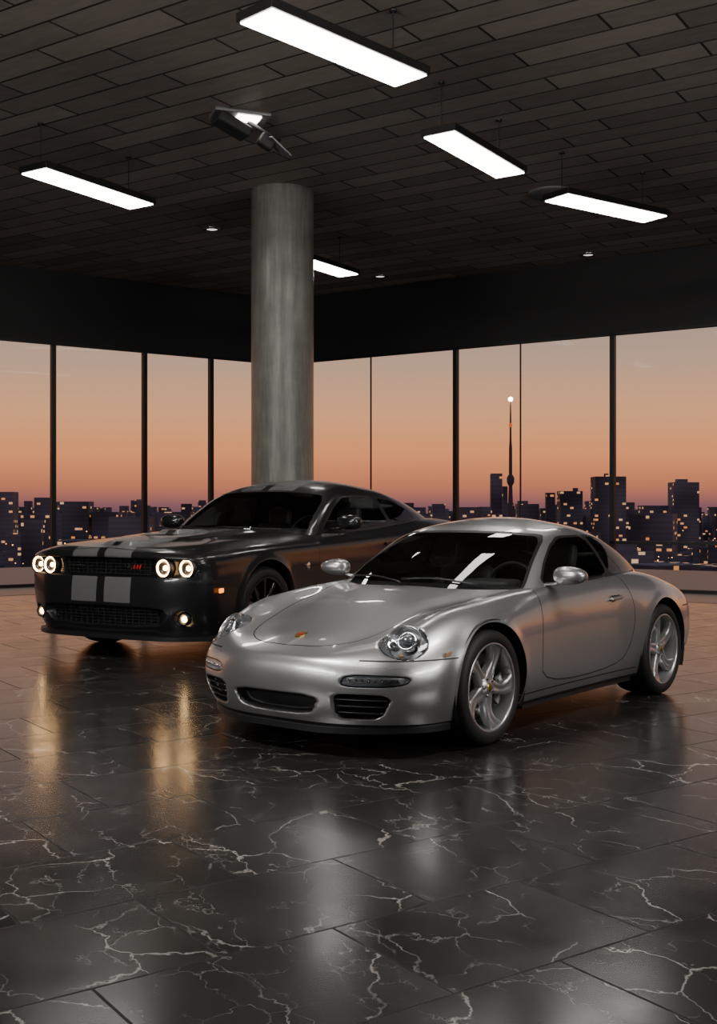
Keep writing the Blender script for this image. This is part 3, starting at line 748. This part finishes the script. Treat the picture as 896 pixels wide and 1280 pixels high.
out(nt,prin(nt,c,.6,bump=bp)); ceilm=m
slab('ceiling',poly,ZC,ZC+.2,ceilm)

wallm=simple('dark_plaster',(.10,.095,.09),.7,noise=.15,nscale=2.)
headm=simple('header_black',(.012,.011,.011),.6)
framem=simple('black_aluminium',(.010,.010,.011),.45)
glassw=glassmat('window_glass',(.95,.96,.97),k=.08)
def wallbox(name,p,q,z0,z1,t,mat,outn,parent=None):
    p=np.array(p);q=np.array(q);o=np.array(outn)*t
    return slab(name,[p,q,q+o,p+o],z0,z1,mat,parent)
wallbox('wall_left',CN,EL,ZH,ZC,.25,headm,-nL)
wallbox('wall_right',CN,ER,ZH,ZC,.25,headm,-nR)
wallbox('wall_west',EL,(EL[0],-5.),0,ZC,.25,wallm,(-1,0))
wallbox('wall_east',(ER[0],-5.),ER,0,ZC,.25,wallm,(1,0))
wallbox('wall_back',(EL[0],-5.),(ER[0],-5.),0,ZC,.25,wallm,(0,-1))
wc=[0]
def bays(d,nrm,ts,thins,rails,L):
    ts=[0.0]+ts+[L]
    for i in range(len(ts)-1):
        wc[0]+=1
        e=empty('window_%d'%wc[0])
        a=CN+d*ts[i];b=CN+d*ts[i+1];o=-nrm
        wallbox('frame_post',a,a+d*.075,0.0,ZH,.10,framem,o,e)
        wallbox('frame_end',b-d*.005,b,0.0,ZH,.10,framem,o,e)
        wallbox('frame_bottom',a,b,0,.05,.10,framem,o,e)
        wallbox('frame_top',a,b,ZH-.04,ZH,.10,framem,o,e)
        g0=a+o*.05+d*.075;g1=b+o*.05-d*.005
        mk('pane',[(g0[0],g0[1],.05),(g1[0],g1[1],.05),(g1[0],g1[1],ZH-.04),(g0[0],g0[1],ZH-.04)],[(0,1,2,3)],glassw,e)
        for t in thins:
            if ts[i]<t<ts[i+1]:
                p=CN+d*t; wallbox('pane_joint',p-d*.01,p+d*.01,.05,ZH-.04,.03,framem,o,e)
        if rails(ts[i+1]): wallbox('transom_rail',a,b,.78,.83,.08,framem,o,e)
tl=[tpx(x,dL) for x in (267,184,70)]; tl+= [tl[-1]+2.4,tl[-1]+4.8]; tl=[t for t in tl if t<LEND-.5]
bays(dL,nL,tl,[],lambda t:False,LEND)
tr=[tpx(x,dR) for x in (566,762)]; sp=tr[1]-tr[0]; tr+=[tr[1]+sp,tr[1]+2*sp]; tr=[t for t in tr if t<REND-.5]
bays(dR,nR,tr,[tpx(463,dR),tpx(650,dR)],lambda t:t>tr[1]+.1,REND)

terr=simple('terrace_paving',(.20,.13,.10),.35,noise=.3,nscale=2.)
A=np.array([dL,-dR]).T
def outset(d):
    t=np.linalg.solve(A,(-nR*d)-(-nL*d)); return CN-nL*d+dL*t[0],EL-nL*d,ER-nR*d
co,lo,ro=outset(7.5); ci,li,ri=outset(.12)
slab('terrace_floor',[ci,li,lo,co,ro,ri],-.3,-.02,terr)

m,nt=newmat('polished_concrete')
tc=N(nt,'ShaderNodeTexCoord').outputs['Object']
nz=N(nt,'ShaderNodeTexNoise',{'Vector':tc,'Scale':3.,'Detail':8.,'Roughness':.65}).outputs[0]
nz2=N(nt,'ShaderNodeTexNoise',{'Vector':N(nt,'ShaderNodeMapping',{'Vector':tc,'Scale':(6,6,.6)}).outputs[0],'Scale':4.,'Detail':5.}).outputs[0]
c=mixc(nt,M(nt,'MULTIPLY',nz,M(nt,'MULTIPLY',nz2,1.6)),(.065,.063,.052),(.30,.295,.255))
bp=N(nt,'ShaderNodeBump',{'Height':nz,'Strength':.2,'Distance':.02}).outputs[0]
out(nt,prin(nt,c,.42,coat=.3,crough=.3,bump=bp)); colm=m
YC=15.3; XC=(353-CX)/F*YC; RC=39/F*YC
lathe('concrete_column',[(RC,0),(RC,ZC)],colm,None,96,loc=(XC,YC,0),axis='Z')

panelm=simple('light_diffuser',(1,1,1),.5,emis=(1,.97,.92),es=16.)
housem=simple('light_housing',(.012,.012,.012),.4)
def pendant(cx,cy,ang,L,Wd,z=5.05):
    e=empty('pendant_light',(cx,cy,0),math.radians(ang))
    box('housing',(0,0,z+.04),(L,Wd,.075),housem,e,.006)
    box('diffuser',(0,0,z-.002),(L-.05,Wd-.05,.014),panelm,e)
    for s in(-1,1):
        lathe('wire',[(.006,z+.07),(.006,ZC)],housem,e,8,loc=(s*(L/2-.18),Wd*.15,0),axis='Z')
        lathe('wire_anchor',[(.0,ZC-.02),(.03,ZC-.02),(.03,ZC)],housem,e,16,loc=(s*(L/2-.18),Wd*.15,0),axis='Z')
for a in ((-.16,9.18,46.5,1.82,.41),(-3.10,13.15,58,1.75,.43),(1.237,11.9,57,1.67,.39),(3.06,13.97,34.7,1.78,.43),(-.62,17.2,57,1.75,.40)): pendant(*a)

dlm=simple('downlight_lens',(1,1,1),.4,emis=(1,.95,.88),es=1.2)
dlm2=simple('spot_lens',(1,1,1),.4,emis=(1,.95,.88),es=12.)
def cpos(px,py,z=ZC): 
    pp=(CY-py)/(z-H); return (px-CX)/pp,F/pp
for px,py in ((265,286),(735,318),(475,345)):
    x,y=cpos(px,py); e=empty('recessed_downlight',(x,y,0))
    lathe('trim_ring',[(.14,ZC),(.14,ZC-.015),(.09,ZC-.02),(.085,ZC-.004)],chrome,e,32,axis='Z')
    lathe('lens',[(0,ZC-.006),(.085,ZC-.006)],dlm,e,32,axis='Z')
x,y=cpos(690,241); e=empty('ceiling_speaker',(x,y,0))
lathe('speaker_grille',[(0,ZC-.03),(.30,ZC-.028),(.33,ZC-.015),(.33,ZC)],simple('speaker_grey',(.15,.15,.15),.5),e,48,axis='Z')
x,y=cpos(300,143); e=empty('ceiling_spotlight',(x,y,0),math.radians(20))
greyp=simple('grey_fixture',(.22,.22,.22),.4,.5)
box('mount_plate',(0,0,ZC-.02),(.62,.34,.04),greyp,e,.01)
box('lamp_recess',(.08,-.02,ZC-.045),(.26,.2,.02),dlm2,e,.005)
box('lamp_body',(-.10,-.02,ZC-.14),(.40,.24,.12),darkpl,e,.03,(0,.35,.2))
sweep('arm',[(.1,.05,ZC-.05),(.3,.02,ZC-.16),(.46,0,ZC-.24)],.05,.04,darkpl,e)
box('reflector_flap',(.42,0,ZC-.30),(.30,.24,.02),greyp,e,.005,(.3,.55,.3))
box('spot_head',(.30,.02,ZC-.26),(.18,.18,.14),darkpl,e,.03,(.2,.5,0))

# ================================================================ CITY
m,nt=newmat('city_facade')
tc=N(nt,'ShaderNodeTexCoord').outputs['Object']
cell=N(nt,'ShaderNodeVectorMath',{0:tc,1:(2.6,2.6,3.)},operation='DIVIDE').outputs[0]
fl=N(nt,'ShaderNodeVectorMath',{0:cell},operation='FLOOR').outputs[0]
frv=N(nt,'ShaderNodeVectorMath',{0:cell},operation='FRACTION').outputs[0]
wn=N(nt,'ShaderNodeTexWhiteNoise',{'Vector':fl},noise_dimensions='3D')
lit=M(nt,'GREATER_THAN',wn.outputs['Value'],.91)
fz=N(nt,'ShaderNodeSeparateXYZ',{0:frv})
wz=M(nt,'LESS_THAN',M(nt,'ABSOLUTE',M(nt,'SUBTRACT',fz.outputs[2],.5)),.25)
lit=M(nt,'MULTIPLY',lit,wz)
rowd=M(nt,'ADD',M(nt,'MULTIPLY',wz,-.15),1.)
ecol=mixc(nt,N(nt,'ShaderNodeSeparateColor',{0:wn.outputs['Color']}).outputs[1],(1,.32,.07),(1,.65,.35))
big_=N(nt,'ShaderNodeTexNoise',{'Vector':tc,'Scale':.03,'Detail':1.}).outputs[0]
bcol=mixc(nt,N(nt,'ShaderNodeMapRange',{'Value':big_,'From Min':.35,'From Max':.65}).outputs[0],(.05,.06,.10),(.19,.21,.31))
bcol=N(nt,'ShaderNodeVectorMath',{0:bcol,'Scale':rowd},operation='SCALE').outputs[0]
estr=M(nt,'MULTIPLY',lit,M(nt,'MULTIPLY',wn.outputs['Value'],.8))
pb=N(nt,'ShaderNodeBsdfPrincipled',{'Base Color':bcol,'Roughness':.6,'Emission Color':ecol,'Emission Strength':estr}).outputs[0]
out(nt,pb); citym=m
V=[];Fc=[]
def addb(cx,cy,w,d,z0,z1,rot=0.):
    k=len(V)
    for v in boxv((0,0,(z0+z1)/2),(w,d,z1-z0)):
        V.append((cx+v[0]*math.cos(rot)-v[1]*math.sin(rot),cy+v[0]*math.sin(rot)+v[1]*math.cos(rot),v[2]))
    for f_ in BF: Fc.append(tuple(k+i for i in f_))
def bpx(x0,x1,top,D):
    cx=((x0+x1)/2-CX)/F*D; w=(x1-x0)/F*D; addb(cx,D,w,w*.8,-60,H+(CY-top)/F*D)
for i in range(1700):
    D=random.uniform(330,1500); k=random.uniform(-.95,.95)
    top=-60+random.uniform(10,32)+ (random.random()**6)*35
    w=random.uniform(9,26)
    rt=random.uniform(-.5,.5)
    addb(k*D,D,w,w*random.uniform(.6,1.2),-60,top,rt)
    if random.random()<.5: addb(k*D,D,w*.4,w*.4,top,top+random.uniform(1.5,4),rt)
for x in range(-900,1900,7):
    t=random.uniform(632,646) if random.random()<.8 else random.uniform(624,636)
    bpx(x,x+random.uniform(7,18),t if random.random()<.8 else 640,random.uniform(1000,1300))
for b_ in ((613,627,592,800),(628,634,608,820),(682,693,616,850),(698,726,614,900),(716,722,610,905),(741,779,596,860),(755,760,592,862),(780,792,628,900),(800,832,632,900),(838,870,603,880),(845,858,599,882),(-6,20,615,800),(45,66,622,850),(78,114,627,800),(118,150,640,800),(12,58,666,650),(540,556,630,900),(570,600,634,800),(645,672,630,850),(140,190,646,600),(200,240,640,800)):
    bpx(*b_)
sky=mk('city_skyline',V,Fc,citym)
mk('city_ground',[(-3000,60,-60),(3000,60,-60),(3000,3000,-60),(-3000,3000,-60)],[(0,1,2,3)],simple('city_ground_mat',(.04,.045,.07),.8,noise=.4,nscale=.02))
lm=simple('street_light_glow',(1,.6,.2),.5,emis=(1,.40,.10),es=6.)
V=[];Fc=[]
for i in range(1500):
    D=random.uniform(160,1000); k=random.uniform(-.5,.5); z=random.uniform(-50,-10)
    r=random.uniform(.0004,.0011)*D*.6
    c=np.array([k*D,D,z]);n0=len(V)
    for dv in ((r,0,0),(-r,0,0),(0,r,0),(0,-r,0),(0,0,r),(0,0,-r)): V.append(tuple(c+np.array(dv)))
    for f_ in ((0,2,4),(2,1,4),(1,3,4),(3,0,4),(2,0,5),(1,2,5),(3,1,5),(0,3,5)): Fc.append(tuple(n0+i for i in f_))
mk('street_lights',V,Fc,lm,sky)
D=700.; s=D/F; cx=(638-CX)*s
e=empty('television_tower',(cx,D,0))
tm=simple('tower_concrete',(.10,.09,.12),.7)
zp=lambda y:H+(CY-y)*s
lathe('shaft',[(4.2*s,-60),(3.4*s,zp(640)),(2.2*s,zp(606)),(2.0*s,zp(560)),(1.3*s,zp(550)),(1.0*s,zp(520)),(.6*s,zp(500)),(0,zp(498))],tm,e,16,axis='Z')
lathe('pod',[(2*s,zp(608)),(4.6*s,zp(603)),(4.8*s,zp(598)),(3.6*s,zp(595)),(2*s,zp(593))],tm,e,24,axis='Z')
lathe('antenna_ring',[(1.4*s,zp(534)),(2.4*s,zp(532)),(1.4*s,zp(529))],simple('tower_red',(.5,.05,.03),.6,emis=(1,.2,.05),es=.6),e,16,axis='Z')
ellipsoid('beacon',(0,0,zp(499)),(3*s,3*s,3*s),simple('beacon_glow',(1,.8,.6),.5,emis=(1,.75,.5),es=20.),e,seg=16,rings=8)

# ================================================================ WORLD
w=bpy.data.worlds.new('dusk'); scene.world=w; w.use_nodes=True; nt=w.node_tree; nt.nodes.clear()
tc=N(nt,'ShaderNodeTexCoord').outputs['Generated']
z=N(nt,'ShaderNodeSeparateXYZ',{0:tc}).outputs[2]
cr=nt.nodes.new('ShaderNodeValToRGB'); nt.links.new(N(nt,'ShaderNodeMapRange',{'Value':z,'From Min':-.05,'From Max':.45}).outputs[0],cr.inputs[0])
el=cr.color_ramp.elements
stops=[(-.05,(.02,.02,.035)),(-.005,(.10,.07,.10)),(.006,(.24,.10,.11)),(.022,(.56,.18,.10)),(.05,(.90,.31,.11)),(.085,(.84,.38,.18)),(.125,(.58,.36,.24)),(.17,(.40,.30,.26)),(.45,(.07,.09,.15))]
while len(el)<len(stops): el.new(.5)
for e_,(zz,c_) in zip(el,stops): e_.position=(zz+.05)/.5; e_.color=c_+(1,)
bg=N(nt,'ShaderNodeBackground',{0:cr.outputs[0],1:1.15}); N(nt,'ShaderNodeOutputWorld',{0:bg.outputs[0]})

def area(name,loc,sx_,sy_,p,col=(1,.97,.94),tgt=None):
    l=bpy.data.lights.new(name,'AREA'); l.shape='RECTANGLE'; l.size=sx_; l.size_y=sy_; l.energy=p; l.color=col
    o=bpy.data.objects.new(name,l); COL.objects.link(o); o.location=loc
    if tgt: o.rotation_euler=(Vector(tgt)-Vector(loc)).to_track_quat('-Z','Y').to_euler()
    return o
area('front_fill_light',(-3.2,4.5,5.3),1.8,.5,190,tgt=(-.8,7.5,.3))  # added fill pair above the view, brightens the coupe's front; no fixture modelled
area('front_fill_light.001',(3.4,5.0,5.3),1.8,.5,130,tgt=(1.6,7.6,.3))
area('ceiling_fill_light',(-7,2,3.2),5,.4,260,tgt=(-1.5,9.5,ZC))  # added unseen fill pair aimed upward to brighten the dark ceiling
area('ceiling_fill_light.001',(7,2,3.2),5,.4,260,tgt=(1.5,9.5,ZC))

cam=bpy.data.cameras.new('camera'); co_=bpy.data.objects.new('camera',cam); COL.objects.link(co_)
cam.sensor_fit='HORIZONTAL'; cam.sensor_width=36; cam.lens=F/896*36
co_.location=(0,0,H); co_.rotation_euler=(math.pi/2,0,0); cam.clip_end=5000
scene.camera=co_
